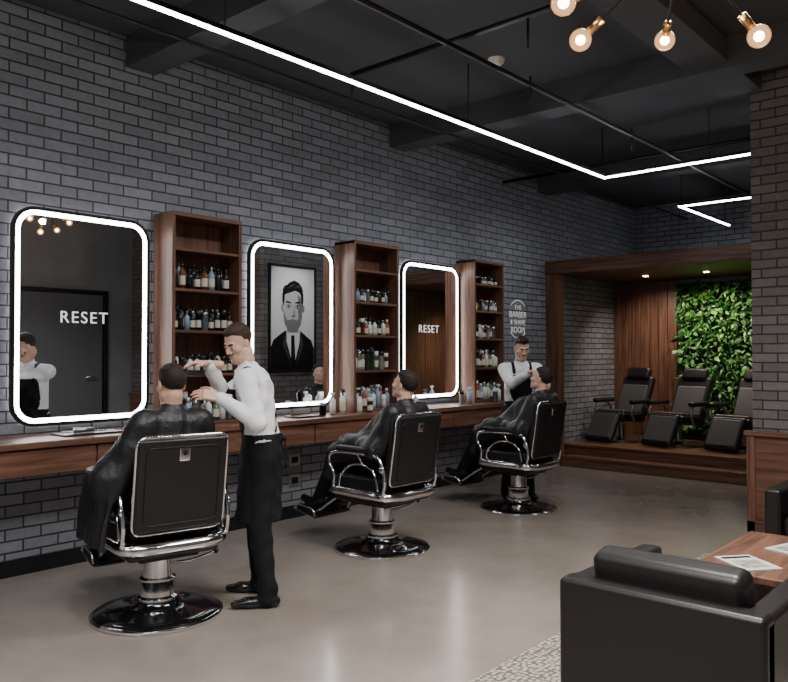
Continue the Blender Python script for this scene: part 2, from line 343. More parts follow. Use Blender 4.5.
def barber(name,loc,face,tL,tR,look,fL,fR,nL,nR,feet=((-.13,0),(.14,.04)),beard=True,skin='skin',lean=.06,poleL=(-.6,-.2,-1),poleR=(.6,-.2,-1),quiff=False,hair='hair',curl=.45):
    rz=math.atan2(face[1],face[0])-math.pi/2
    Mi=Matrix.Translation(loc)@Matrix.Rotation(rz,4,'Z'); Mi=Mi.inverted()
    W=lambda p:np.array(Mi@Vector(p)); WD=lambda p:np.array(Mi.to_3x3()@Vector(p))
    SH,TR,AP,SO,SK=L['shirt'],L['trou'],L['apron'],L['shoe'],L['skin']
    F=Field((-.62,-.35,-.02),(.62,.85,1.72),.0065)
    for (x,y),sx in zip(feet,(-1,1)):
        hip=(sx*.09,-.01,.92); kn=(sx*.105+.3*(x-sx*.13),y*.5+.02,.50); an=(x,y-.03,.10)
        F.cap(hip,kn,.098,.074,TR,.03); F.cap(kn,an,.074,.056,TR,.02); F.cap((x,y-.03,.12),(x,y-.02,.055),.058,.060,TR,.01)
        F.cap((x,y-.07,.038),(x+sx*.01,y+.1,.035),.038,.040,SO,.012,flat=((0,0,1),.9)); F.cap((x+sx*.01,y+.08,.035),(x+sx*.02,y+.17,.028),.042,.03,SO,.012,flat=((0,0,1),.75))
        F.cap((x,y-.04,.05),(x,y-.03,.10),.042,.042,SO,.01)
    F.cap((-.06,-.01,.95),(.06,-.01,.95),.118,.118,TR,.03)
    F.cap((0,0,1.02),(0,lean*.7,1.34),.150,.176,SH,.04,flat=((0,1,0),.73))
    F.cap((-.13,lean,1.425),(.13,lean,1.425),.070,.070,SH,.05)
    F.cap((0,lean,1.42),(0,lean+.01,1.500),.085,.060,SH,.03)
    F.cap((0,.005,1.12),(0,.03,.40),.154,.180,AP,.004,flat=((0,1,0),.84),zc=(.52,1.075))
    F.cap((-.025,-.135,1.045),(.025,-.135,1.045),.018,.018,AP,.006); F.cap((-.02,-.14,1.04),(-.045,-.155,.86),.010,.013,AP,.006,flat=((0,1,0),.5)); F.cap((.02,-.14,1.04),(.03,-.155,.90),.010,.013,AP,.006,flat=((0,1,0),.5))
    F.cap((0,lean+.01,1.49),(0,lean+.03,1.60),.056,.056,SK,.004)
    for sx in(-1,1): F.cap((sx*.012,lean+.078,1.475),(sx*.052,lean+.01,1.53),.013,.014,SH,.008)
    hands=[]
    for sx,t,pole,fd,nn in((-1,tL,poleL,fL,nL),(1,tR,poleR,fR,nR)):
        sh=np.array((sx*.185,lean,1.425)); tt=W(t); fd=WD(fd); nn=WD(nn)
        fd=fd/np.linalg.norm(fd); wr=tt-fd*.13; el,wr=ik(sh,wr,.30,.27,pole)
        F.cap(sh,el,.068,.054,SH,.03); F.cap(el,wr,.055,.039,SH,.02); e=(wr-el)/np.linalg.norm(wr-el); F.cap(wr-e*.035,wr-e*.005,.040,.040,SH,.006)
        for tt_ in (.25,.5,.8): p=sh+(el-sh)*tt_; F.ell(p+np.array((0,0,-.03)),I3,(.045,.045,.02),SH,.02)
        fd2=fd*.75+e*.25; hands.append(make_hand(wr+e*.02,fd2,nn,sx,curl,.04))
    F2l=F.l.copy()
    F.rbox((0,lean+.14,1.20),I3,(.115,.115,.15),.01,AP,mode='paint')
    for sx in(-1,1):
        F.cap((sx*.09,lean+.13,1.33),(sx*.095,lean+.02,1.50),.02,.02,AP,mode='paint')
        F.cap((sx*.095,lean+.0,1.49),(sx*.085,lean-.10,1.40),.024,.024,AP,mode='paint'); F.cap((sx*.085,lean-.10,1.40),(-sx*.08,-.11,1.08),.024,.024,AP,mode='paint')
    F.l=np.where((F.l==AP)&(F2l!=SH)&(F2l!=AP),F2l,F.l)
    v,q,l=F.net()
    cl=np.zeros(len(v),bool); cl[q[(l==SH)|(l==TR)|(l==AP)].ravel()]=True; ex=np.zeros(len(v),bool); ex[q[(l==SK)|(l==SO)].ravel()]=True; cl&=~ex
    a=.0035*np.sin(v[:,2]*42+v[:,0]*30+3*np.sin(v[:,1]*22))+.003*np.sin(v[:,2]*19-v[:,0]*44+v[:,1]*25)
    v[cl,1]+=a[cl]; v[cl,0]+=a[cl]*.5
    hc=np.array((0,lean+.07,1.655)); lk=W(look)-hc; yaw=-math.atan2(lk[0],lk[1]); pt=math.atan2(lk[2],math.hypot(lk[0],lk[1]))
    yaw=max(-.9,min(.9,yaw)); pt=max(-.42,min(.2,pt)); R=rotm(0,0,yaw)@rotm(pt,0,0)
    return finish(name,[(v,q,l),make_head(hc,R,(0,lean+.02,1.55),beard=beard,quiff=quiff)]+hands,loc,rz,skin,hair)
def client(name,loc,rz,drape=False,skin='skin',hz=1.40,hy=-.14,tilt=0.,yaw=0.,beard=False,hair='hair'):
    C,TR,SO,SK=L['cape'],L['trou'],L['shoe'],L['skin']
    F=Field((-.60,-.55,.1),(.60,1.0,1.45),.0065)
    sy=hy-.03; sz=hz-.215
    F.cap((0,-.06,.74),(0,sy+.02,sz-.12),.165,.182,C,.04,flat=((0,1,0),.68))
    F.cap((-.14,sy+.01,sz),(.14,sy+.01,sz),.068,.068,C,.06)
    F.cap((0,sy+.01,sz),(0,sy+.02,sz+.085),.10,.064,C,.04)
    F.cap((0,sy+.02,sz+.07),(0,hy-.01,hz-.07),.056,.056,SK,.004)
    F.cap((0,sy+.02,sz+.082),(0,sy+.025,sz+.10),.063,.062,SK,.003)
    for z,w_,y_ in ((sz-.10,.15,.04),(sz-.2,.17,.09),(sz-.3,.18,.13)):
        F.cap((-w_,sy+y_,z),(w_,sy+y_,z),.085,.085,C,.06)
    for sx in(-1,1):
        ex=.32 if (drape and sx<0) else .262
        F.cap((sx*.18,sy+.01,sz-.005),(sx*ex,sy+.10,sz-.28),.070,.068,C,.07)
        F.cap((sx*ex,sy+.12,sz-.28),(sx*.15,.24,.86),.070,.072,C,.07)
        if drape and sx<0:
            F.cap((sx*.33,-.20,.87),(sx*.33,.18,.85),.062,.06,C,.07); F.rbox((sx*.385,-.02,.68),rotm(0,sx*-.10,0),(.004,.22,.19),.014,C,.06)
            F.cap((sx*.18,sy,sz-.05),(sx*.37,-.16,.86),.055,.055,C,.08); F.cap((sx*.22,sy-.01,sz-.16),(sx*.34,-.2,.80),.05,.05,C,.08)
        F.cap((sx*.10,-.02,.74),(sx*.13,.40,.72),.10,.078,TR,.02)
        F.cap((sx*.13,.40,.71),(sx*.115,.63,.36),.072,.052,TR,.02)
        F.cap((sx*.115,.61,.325),(sx*.13,.72,.30),.042,.044,SO,.012); F.cap((sx*.13,.70,.30),(sx*.135,.80,.335),.042,.03,SO,.012)
        F.cap((sx*.11,.0,.82),(sx*.14,.36,.76),.115,.09,C,.06)
        F.cap((sx*.15,.37,.75),(sx*.16,.44,.60),.08,.078,C,.05,flat=((0,1,0),.7))
    F.cap((-.1,.25,.81),(.1,.25,.81),.09,.09,C,.07); F.cap((-.12,.42,.70),(.12,.42,.70),.06,.06,C,.05); F.cap((-.15,.46,.60),(.15,.46,.60),.04,.04,C,.03)
    F.cap((0,.05,.87),(0,-.1,1.02),.155,.14,C,.07)
    v,q,l=F.net()
    capev=np.zeros(len(v),bool); capev[q[l==C].ravel()]=True
    keep=np.zeros(len(v),bool); keep[q[l!=C].ravel()]=True; capev&=~keep
    nv=v-np.array((0,sy*.5,0)); th=np.arctan2(nv[:,0],nv[:,1]+.0001); dz=np.clip((sz+.07-v[:,2])/.3,0,1)
    ph=th*8+1.4*np.sin(v[:,2]*6+th*2)
    am=(.010*np.sin(ph)+.006*np.sin(ph*2+1)+.003*np.sin(th*17+v[:,2]*14+1))*dz
    rr=np.hypot(nv[:,0],nv[:,1])+1e-6
    v[capev,0]+=(am*nv[:,0]/rr)[capev]; v[capev,1]+=(am*nv[:,1]/rr)[capev]
    hd=make_head((0,hy,hz),rotm(0,0,yaw)@rotm(tilt,0,0),(0,sy+.02,sz+.1),beard=beard,fade=False)
    return finish(name,[(v,q,l),hd],loc,rz,skin,hair)
# ------------------------------------------------------------------ room shell
H=4.15
bx('floor',(-.2,-3.6,-.1),(7.4,13.1,0),M['floor'],bev=0)
bx('ceiling',(-.2,-3.6,H),(7.4,13.1,H+.1),M['ceil'],bev=0)
bx('wall_left',(-.2,-3.6,0),(0,13.1,H),M['brickY'],bev=0)
bx('wall_back',(0,12.9,0),(7.2,13.1,H),M['brickX'],bev=0)
bx('wall_right',(7.2,-3.6,0),(7.4,13.1,H),M['dark'],bev=0)
bx('wall_front',(0,-3.6,0),(7.2,-3.4,H),M['dark'],bev=0)
bx('wall_partition',(3.54,7.34,0),(7.2,12.9,H),M['brickP'],bev=0)
bx('baseboard_left',(0,-3.4,0),(.02,9.78,.12),M['blk'],bev=.003)
wp=empty('wainscot_panel')
bx('panel',(3.50,7.30,0),(7.2,7.34,.86),M['woodx'],wp); bx('cap_rail',(3.48,7.27,.86),(7.2,7.34,.90),M['woodx'],wp)
for x in (3.5,4.1,4.7,5.3,5.9,6.5): bx('stile',(x,7.285,.0),(x+.07,7.30,.86),M['woodz'],wp)
bx('rail',(3.5,7.285,.0),(7.2,7.30,.1),M['woodx'],wp)
dr=empty('door_1'); bx('leaf',(7.15,5.35,0),(7.2,6.75,2.62),M['door'],dr); bx('jamb',(7.13,5.25,0),(7.2,5.33,2.7),M['blk'],dr); bx('jamb2',(7.13,6.77,0),(7.2,6.85,2.7),M['blk'],dr); bx('head',(7.13,5.25,2.63),(7.2,6.85,2.7),M['blk'],dr)
tube('handle',[(7.12,6.6,1.2),(7.09,6.6,1.2),(7.09,6.4,1.2)],.014,M['chrome'],dr)
# ceiling services
cb=empty('ceiling_beams')
for y in (-.2,3.2,6.4,9.6): bx('beam',(0,y,3.90),(7.2,y+.26,H),M['beam'],cb)
bx('duct',(3.3,-3.4,3.95),(3.65,7.3,H-.02),M['beam'],cb)
pp=empty('ceiling_pipes')
tube('pipe_x',[(1.2,4.58,3.93),(7.2,4.58,3.93)],.022,M['blk'],pp); tube('pipe_y',[(2.3,-3,3.86),(2.3,12.9,3.86)],.02,M['blk'],pp)
tube('pipe_x2',[(0,8.7,3.9),(3.54,8.7,3.9)],.022,M['blk'],pp); tube('pipe_y2',[(.9,-3,3.86),(.9,12.9,3.86)],.014,M['blk'],pp)
for x,y in((1.2,4.58),(2.9,4.58),(2.3,7.6),(2.3,5.6)): tube('drop',[(x,y,3.93),(x,y,3.7)],.009,M['blk'],pp)
sd=empty('smoke_detector',(1.98,5.57,H)); lobj('body',[(0,-.06),(.035,-.058),(.065,-.035),(.075,0)],M['plast'],sd)
LX,LZ=1.73,3.6
def led(name,segs,hang):
    e=empty(name)
    for a,b in segs:
        lo=[min(a[i],b[i])-.016 for i in(0,1)]; hi=[max(a[i],b[i])+.016 for i in(0,1)]
        bx('housing',(lo[0],lo[1],LZ+.006),(hi[0],hi[1],LZ+.04),M['blk'],e,bev=.002); bx('diffuser',(lo[0]+.001,lo[1]+.001,LZ-.010),(hi[0]-.001,hi[1]-.001,LZ+.006),M['led'],e,bev=.003)
    for x,y in hang: tube('cable',[(x,y,LZ+.04),(x,y,H)],.005,M['blk'],e,seg=6)
led('linear_ceiling_light',[((LX,-1.0),(LX,8.14)),((LX,8.14),(3.54,8.14))],[(LX,8.1),(2.9,8.14),(LX,5.5),(LX,2.9),(LX,.3)])
led('linear_ceiling_light',[((LX,10.4),(LX,12.4)),((LX,10.4),(3.52,10.4))],[(LX,10.45),(3.0,10.4),(LX,12.2)])
# ------------------------------------------------------------------ mirrors
def rrect(w,h,r,n=10):
    out=[]
    for cx,cy,a0 in((w/2-r,h/2-r,0),(-w/2+r,h/2-r,90),(-w/2+r,-h/2+r,180),(w/2-r,-h/2+r,270)):
        for i in range(n+1):
            a=math.radians(a0+90*i/n); out.append((cx+r*math.cos(a),cy+r*math.sin(a)))
    return out
def ring(name,o1,o2,x0,x1,m,parent):
    n=len(o1); v=[(x0,p[0],p[1]) for p in o1]+[(x1,p[0],p[1]) for p in o1]+[(x1,p[0],p[1]) for p in o2]+[(x0,p[0],p[1]) for p in o2]; f=[]
    for i in range(n):
        k=(i+1)%n
        for a in range(4): b=(a+1)%4; f.append((a*n+i,a*n+k,b*n+k,b*n+i))
    return mesh(name,v,f,m,parent,smooth=False)
def mirror(yc,txt=None):
    w,h=1.09,1.60; e=empty('led_mirror',(0,yc,1.86))
    A=rrect(w,h,.17);B=rrect(w-.05,h-.05,.147);C=rrect(w-.118,h-.118,.115); D=rrect(w-.05,h-.05,.147); E=rrect(w-.09,h-.09,.13)
    ring('frame',A,B,0.025,.06,M['blk'],e); ring('light_band',B,C,.03,.056,M['ledm'],e); ring('halo_fill',D,E,.001,.022,M['ledb'],e)
    n=len(C); mesh('glass',[(.054,p[0],p[1]) for p in C],[tuple(range(n))],M['mirror'],e,smooth=False)
    mesh('backing',[(.026,p[0],p[1]) for p in A],[tuple(range(n))],M['blk'],e,smooth=False)
    if txt: text('lettering','RESET',txt[2],(.0565,txt[0],txt[1]),(math.pi/2,0,math.pi/2),M['white'],e,.0006,1.2)
mirror(2.845,(-.005,.0,.125)); mirror(4.945); mirror(7.085,(-.05,.02,.125))
# ------------------------------------------------------------------ counter
ct=empty('wall_counter')
bx('top',(0,-1.5,.955),(.52,8.32,1.0),M['woody'],ct,bev=.006); bx('carcass',(0,-1.48,.77),(.475,8.30,.955),M['woody'],ct)
y=-1.48
while y<8.2: bx('drawer_front',(.475,y+.008,.775),(.495,min(y+1.05,8.3)-.008,.948),M['woody'],ct,bev=.004); y+=1.05
levels=[1.0,1.40,1.76,2.10,2.43]
def shelf(y0,y1):
    e=empty('wooden_shelf_unit'); D=.28; t=.03
    bx('side',(0.0,y0,1.0),(D,y0+t,2.74),M['woodz'],e); bx('side',(0.0,y1-t,1.0),(D,y1,2.74),M['woodz'],e)
    bx('top',(0.0,y0,2.71),(D+.004,y1,2.745),M['woody'],e); bx('back',(0.0,y0+t,1.0),(.014,y1-t,2.71),M['woodz'],e)
    for z in levels: bx('board',(.014,y0+t,z),(D-.005,y1-t,z+.024),M['woody'],e)
bm_mats=[mat('amber_glass',(.16,.06,.016),.1),mat('black_bottle',(.012,.012,.014),.25),mat('white_bottle',(.66,.66,.64),.35),mat('clear_blue',(.22,.33,.42),.15),mat('label_cream',(.55,.51,.43),.6),mat('steel_cap',(.45,.45,.47),.25,.9),mat('red_bottle',(.32,.06,.035),.3),mat('green_bottle',(.07,.14,.07),.3)]
def bottles(name,items):
    V=[];Fc=[];K=[]
    for (x,y,z,h,r,body,capm,lab,kind) in items:
        if kind==0: pr=[(0,0),(r,.002),(r,h*.62),(r*.85,h*.70),(r*.36,h*.78),(r*.36,h*.84),(r*.48,h*.84),(r*.48,h),(0,h)]; mi=[body]*6+[capm]*2
        elif kind==1: pr=[(0,0),(r,.002),(r,h*.75),(r*1.04,h*.75),(r*1.04,h),(0,h)]; mi=[body]*3+[capm]*2
        else: pr=[(0,0),(r,.002),(r,h*.66),(r*.5,h*.72),(r*.3,h*.74),(r*.3,h*.88),(r*.75,h*.89),(r*.75,h),(0,h)]; mi=[body]*4+[capm]*4
        v,f=lathe(pr,12); o=len(V); V+=[(a+x,b+y,c+z) for a,b,c in v]; n=len(pr)-1
        Fc+=[tuple(i+o for i in q) for q in f]; K+=[mi[i%n] for i in range(len(f))]
        if lab:
            v,f=lathe([(r*1.015,h*.15),(r*1.015,h*.5)],12); o=len(V); V+=[(a+x,b+y,c+z) for a,b,c in v]; Fc+=[tuple(i+o for i in q) for q in f]; K+=[lab]*len(f)
    mesh(name,V,Fc,bm_mats,None,K)
def row1(y0,y1,z,x,h,r,pal,kinds,gap=1.1,lab=True):
    out=[];y=y0+r*1.2
    while y<y1-r:
        b,c=random.choice(pal); hh=h*random.uniform(.85,1.1); out.append((x+random.uniform(-.01,.01),y,z,hh,r*random.uniform(.88,1.02),b,c,4 if lab and random.random()<.6 else None,random.choice(kinds))); y+=r*2*gap*random.uniform(.98,1.12)
    return out
def row(y0,y1,z,x,h,r,pal,kinds,gap=1.1,lab=True):
    return row1(y0,y1,z,.20,h,r,pal,kinds,gap,lab)+row1(y0+.02,y1,z,.10,h*1.12,r,pal,kinds,gap,lab)
dk=[(0,1),(1,5),(1,1),(1,1),(3,5)]; cl=[(2,1),(2,5),(3,2),(6,2),(2,2),(7,1),(0,1)]
for i,(a,b) in enumerate(((3.46,4.15),(5.55,6.24),(7.64,8.29))):
    shelf(a,b); zz=lambda k:levels[k]+.026
    A_,B_=a+.04,b-.035
    if i==0: it=row(A_,B_,zz(3),0,.20,.030,dk,[0],1.15)+row(A_,B_,zz(2),0,.17,.026,dk,[0,1])+row(A_,B_,zz(1),0,.15,.028,[(1,1),(0,1),(2,1)],[0,1],1.15)+row(A_,B_,1.026,0,.2,.03,cl,[0,1,2])
    else: it=row(A_,B_,zz(3),0,.13,.024,dk+[(3,5)],[0,1])+row(A_,B_,zz(2),0,.16,.028,dk+cl,[0,1])+row(A_,B_,zz(1),0,.2,.03,cl,[0,1,2])+row(A_,B_,1.026,0,.22,.032,cl,[0,2])
    if i==2: it+=row(A_,B_,zz(4),0,.1,.024,dk,[1],1.4)
    bottles('grooming_bottles',it)
bottles('counter_bottles',[(.25,5.28,1.001,.21,.03,2,2,None,2),(.3,5.37,1.001,.24,.032,2,1,4,2),(.22,5.46,1.001,.2,.03,2,2,None,1),(.3,5.1,1.001,.12,.035,1,5,None,1),(.34,7.45,1.001,.2,.03,3,2,None,2),(.33,7.3,1.001,.16,.028,2,1,None,1),(.36,6.42,1.001,.18,.03,2,1,4,2),(.34,6.32,1.001,.14,.03,0,1,4,1),(.38,8.0,1.001,.22,.03,2,2,None,2),(.4,7.9,1.001,.17,.03,3,2,None,1),(.36,5.55,1.001,.2,.028,2,1,4,0),(.38,5.68,1.001,.15,.03,7,2,4,1)])
tr=empty('tool_tray'); bx('tray',(.14,2.55,1.002),(.36,3.0,1.014),M['blk'],tr); tube('comb',[(.2,2.6,1.02),(.22,2.85,1.02)],.006,M['plast'],tr); tube('clipper',[(.29,2.65,1.035),(.29,2.8,1.035)],[.02,.024,.016],M['dchrome'],tr); tube('scissors',[(.25,2.7,1.02),(.25,2.92,1.02)],.005,M['chrome'],tr)
tr=empty('tool_tray'); bx('tray',(.2,4.7,1.002),(.4,5.0,1.014),M['blk'],tr); tube('brush',[(.25,4.75,1.03),(.28,4.95,1.03)],[.016,.012,.01],M['woody'],tr)
tr=empty('folded_towel'); bx('t1',(.2,3.15,1.001),(.42,3.4,1.02),M['plast'],tr,bev=.01); bx('t2',(.21,3.16,1.02),(.41,3.39,1.038),M['plast'],tr,bev=.009)
for z in(.50,.30):
    so=empty('power_outlet'); bx('plate',(0.0,4.93,z),(.012,5.07,z+.12),M['dchrome'],so); bx('socket',(.012,4.96,z+.03),(.018,5.04,z+.09),M['blk'],so)
em=empty('wall_sign'); rt=(math.pi/2,0,math.pi/2)
for s,sz,dz in(('THE',.095,.16),('BARBER',.12,.06),('& SHAVE',.095,-.045),('ROOM',.115,-.15)): text('line',s,sz,(.004,9.05,2.07+dz),rt,M['signw'],em,.002,1.05)
tube('arc_top',[(.006,9.05+.25*math.cos(t),2.07+.26*math.sin(t)) for t in np.linspace(.8,2.34,14)],.007,M['signw'],em,seg=6)
tube('arc_bottom',[(.006,9.05+.25*math.cos(t),2.07+.26*math.sin(t)) for t in np.linspace(3.94,5.48,14)],.007,M['signw'],em,seg=6)
# ------------------------------------------------------------------ barber chairs
def barber_chair(loc,rz):
    e=empty('barber_chair',loc,rz)
    lobj('base',[(0,.002),(.375,.002),(.385,.014),(.375,.030),(.30,.042),(.18,.058),(.14,.075),(.13,.10),(0,.10)],M['gloss'],e,seg=64)
    lobj('base_rim',[(.368,.0),(.390,.004),(.392,.018),(.380,.028),(.368,.030)],M['chrome'],e,seg=64)
    lobj('pedestal',[(.0,.09),(.125,.09),(.125,.115),(.105,.125),(.100,.20),(.108,.21),(.108,.225),(.088,.235),(.082,.34),(.11,.35),(.13,.375),(0,.375)],M['chrome'],e)
    box('seat_plate',(.36,.40,.03),(0,0,.385),M['blk'],e)
    tube('lever',[(.08,-.02,.30),(.2,-.06,.31),(.33,-.10,.35)],[.009,.009,.009],M['chrome'],e,sm=5); sph('lever_knob',.018,(.335,-.1,.352),M['blk'],e)
    box('seat_frame',(.56,.56,.10),(0,.0,.45),M['leather'],e,.03,4,smooth=True)
    box('seat_cushion',(.50,.54,.12),(0,.02,.56),M['leather'],e,.045,5,smooth=True)
    tube('seat_band',[(-.30,.26,.49),(-.305,-.1,.485),(-.29,-.26,.48),(-.2,-.315,.475),(0,-.325,.475),(.2,-.315,.475),(.29,-.26,.48),(.305,-.1,.485),(.30,.26,.49)],.038,M['chrome'],e,sm=5,seg=12)
    tl=math.radians(9); bk=bpy.data.objects.new('backrest_pivot',None); SC.collection.objects.link(bk); bk.parent=e; bk.location=(0,-.27,.56); bk.rotation_euler=(tl,0,0)
    box('back_cushion',(.50,.10,.56),(0,.015,.29),M['leather'],bk,.045,5,smooth=True)
    box('back_shell',(.53,.035,.54),(0,-.05,.29),M['leather'],bk,.017,4,smooth=True)
    o=[(p[0],-.045,p[1]+.29) for p in rrect(.545,.565,.06,6)]
    tube('back_trim',o,.009,M['chrome'],bk,cyc=True,seg=8)
    o=[(p[0],-.069,p[1]+.29) for p in rrect(.44,.45,.04,6)]; tube('back_piping',o,.004,M['blk'],bk,cyc=True,seg=6)
    box('badge',(.062,.008,.075),(0,-.071,.47),M['chrome'],bk,.003); lobj('badge_hole',[(0,0),(.014,0),(.014,.005),(0,.005)],M['blk'],bk,loc=(0,-.076,.48),seg=16,rot=(math.pi/2,0,0))
    for sx in(-1,1):
        x=sx*.315
        box('side_panel',(.025,.46,.16),(sx*.29,-.0,.53),M['leather'],e,.01,3)
        tube('arm_frame',[(x,-.29,.50),(x,-.31,.62),(x,-.27,.75),(x,-.2,.80),(x,.0,.805),(x,.2,.80),(x,.285,.77),(x,.29,.70),(x,.24,.62),(x,.25,.50)],.014,M['chrome'],e,sm=6)
        tube('arm_scroll',[(x,-.24,.53),(x,-.2,.66),(x,-.08,.72),(x,.06,.70),(x,.16,.62),(x,.18,.53)],.009,M['chrome'],e,sm=6)
        tube('arm_brace',[(x,-.08,.72),(x,-.02,.80)],.008,M['chrome'],e); sph('arm_boss',.028,(sx*.325,-.285,.70),M['chrome'],e,(.5,1,1))
        box('arm_pad',(.075,.42,.045),(x,-.01,.835),M['leather'],e,.02,4,smooth=True)
        tube('footrest_bar',[(sx*.16,.24,.44),(sx*.17,.38,.38),(sx*.17,.55,.27),(sx*.17,.66,.215)],.013,M['chrome'],e,sm=5)
        tube('footrest_guard',[(sx*.21,.58,.21),(sx*.215,.62,.27),(sx*.215,.78,.29),(sx*.21,.83,.25)],.009,M['chrome'],e,sm=5)
    box('calf_pad',(.40,.05,.20),(0,.30,.47),M['leather'],e,.02,3,rot=(-.35,0,0),smooth=True)
    box('foot_plate',(.42,.26,.02),(0,.71,.235),M['leather'],e,.006,rot=(.22,0,0)); box('foot_plate_trim',(.44,.28,.012),(0,.712,.222),M['chrome'],e,.004,rot=(.22,0,0))
    return e
CH=[((1.48,2.60,0),math.radians(79)),((1.44,4.69,0),math.radians(90)),((1.41,6.81,0),math.radians(90))]
for l,r in CH: barber_chair(l,r)
client('seated_customer',CH[0][0],CH[0][1],drape=True,hz=1.40,hy=-.20,tilt=-.05,yaw=.1,skin='skin2')
client('seated_customer',CH[1][0],CH[1][1],hz=1.335,hy=-.24,tilt=.26,yaw=.15,skin='skin')
client('seated_customer',CH[2][0],CH[2][1],hz=1.335,hy=-.27,tilt=.28,yaw=.2,skin='skin')
hc=Vector((1.68,2.60,1.40))
barber('standing_barber',(1.755,3.19,0),(-.70,-.72),hc+Vector((.07,.11,-.08)),hc+Vector((-.03,.10,.09)),hc,(-.35,-.9,.05),(-.45,-.85,-.15),(-.6,-.2,-.3),(.1,-.3,-1),feet=((-.15,-.02),(.16,.06)),lean=.09,poleL=(-.5,-.3,-1),poleR=(.4,0,-1),hair='hairb')
h3=Vector((1.68,6.81,1.35))
barber('standing_barber',(1.08,7.34,0),(.72,-.69),h3+Vector((-.05,.10,-.03)),h3+Vector((-.11,.05,.04)),h3,(.6,-.7,-.1),(.8,-.5,0),(.3,-.6,-.5),(.4,-.4,-.7),beard=True,lean=.10,quiff=True)
co=empty('hair_comb',(1.665,2.745,1.475)); bx('spine',(-.09,-.004,0),(.09,.004,.012),M['blk'],co,bev=.002); bx('teeth',(-.085,-.002,-.022),(.085,.002,0),M['blk'],co,bev=0)
# ------------------------------------------------------------------ niche
ni=empty('niche_wood_frame')
bx('post_left',(0.001,9.8,0),(.2,9.98,2.74),M['woodz'],ni); bx('post_right',(3.34,9.8,0),(3.535,9.98,2.74),M['woodz'],ni)
bx('canopy_fascia',(0.001,9.78,2.74),(3.535,9.84,2.93),M['woodx'],ni); bx('canopy',(0.001,9.84,2.77),(3.535,12.16,2.91),M['woodx'],ni)
M['dl']=mat('downlight_glow',(1,1,1),emi=(1,.8,.55),es=40)
for x in (.9,1.8,2.7):
    lobj('downlight',[(0,-.004),(.035,-.004),(.04,0)],M['dl'],ni,loc=(x,11.2,2.768),seg=20)
for i in range(13): bx('side_plank',(3.50,10.0+i*.155,.285),(3.538,10.0+i*.155+.149,2.76),M['woodz'],ni,bev=.006)
bx('wall_niche_back',(0.0,12.06,.285),(3.54,12.16,2.76),M['dark'],bev=0)
pn=empty('wood_slat_panel')
for i in range(7): bx('plank',(.005+i*.15,12.02,.285),(.005+i*.15+.144,12.058,2.76),M['woodz'],pn,bev=.006)
pf=empty('seating_platform')
bx('step_lower',(.205,9.86,0),(3.335,10.15,.14),M['woodf'],pf,bev=.008); bx('step_upper',(0.002,10.15,0),(3.538,12.16,.28),M['woodf'],pf,bev=.008)
bx('nosing',(.205,9.845,.11),(3.335,9.9,.145),M['woodx'],pf); bx('nosing2',(.002,10.135,.25),(3.538,10.2,.284),M['woodx'],pf)
def living_wall():
    x0,x1,z0,z1=1.12,3.40,.44,2.70; N=4000
    lm=[mat('leaf_%d'%i,c,.4) for i,c in enumerate(((.022,.10,.018),(.045,.18,.026),(.11,.31,.045),(.012,.045,.012),(.22,.42,.09)))]
    V=[];Fc=[];K=[]
    bxm=mat('moss_backing',(.008,.018,.006),.95)
    for i in range(N):
        c=np.array((rng.uniform(x0,x1),12.04-rng.uniform(.02,.2),rng.uniform(z0,z1))); s=rng.uniform(.06,.14); w=s*rng.uniform(.16,.32)
        a=np.array((rng.normal()*.9,-.5-rng.random()*.6,rng.normal()*.6-.5)); a/=np.linalg.norm(a)
        n=np.array((rng.normal()*.7,-1,.5+rng.normal()*.7)); n-=a*a.dot(n); n/=np.linalg.norm(n); t=np.cross(a,n)
        o=len(V)
        V+=[c,c+a*s*.35+t*w-n*.004,c+a*s*.35-t*w-n*.004,c+a*s*.4+n*.006,c+a*s*.75+t*w*.7-n*.006,c+a*s*.75-t*w*.7-n*.006,c+a*s*1.1-n*.018]
        Fc+=[(o,o+1,o+3),(o,o+3,o+2),(o+1,o+4,o+3),(o+3,o+5,o+2),(o+4,o+6,o+3),(o+3,o+6,o+5)]; K+=[int(rng.choice(5,p=[.32,.27,.15,.18,.08]))]*6
    o=len(V); V+=[(x0-.06,12.05,z0-.12),(x1+.06,12.05,z0-.12),(x1+.06,12.05,z1),(x0-.06,12.05,z1)]; Fc.append((o,o+1,o+2,o+3)); K.append(5)
    mesh('living_green_plants',V,Fc,lm+[bxm],None,K,smooth=False)
living_wall()
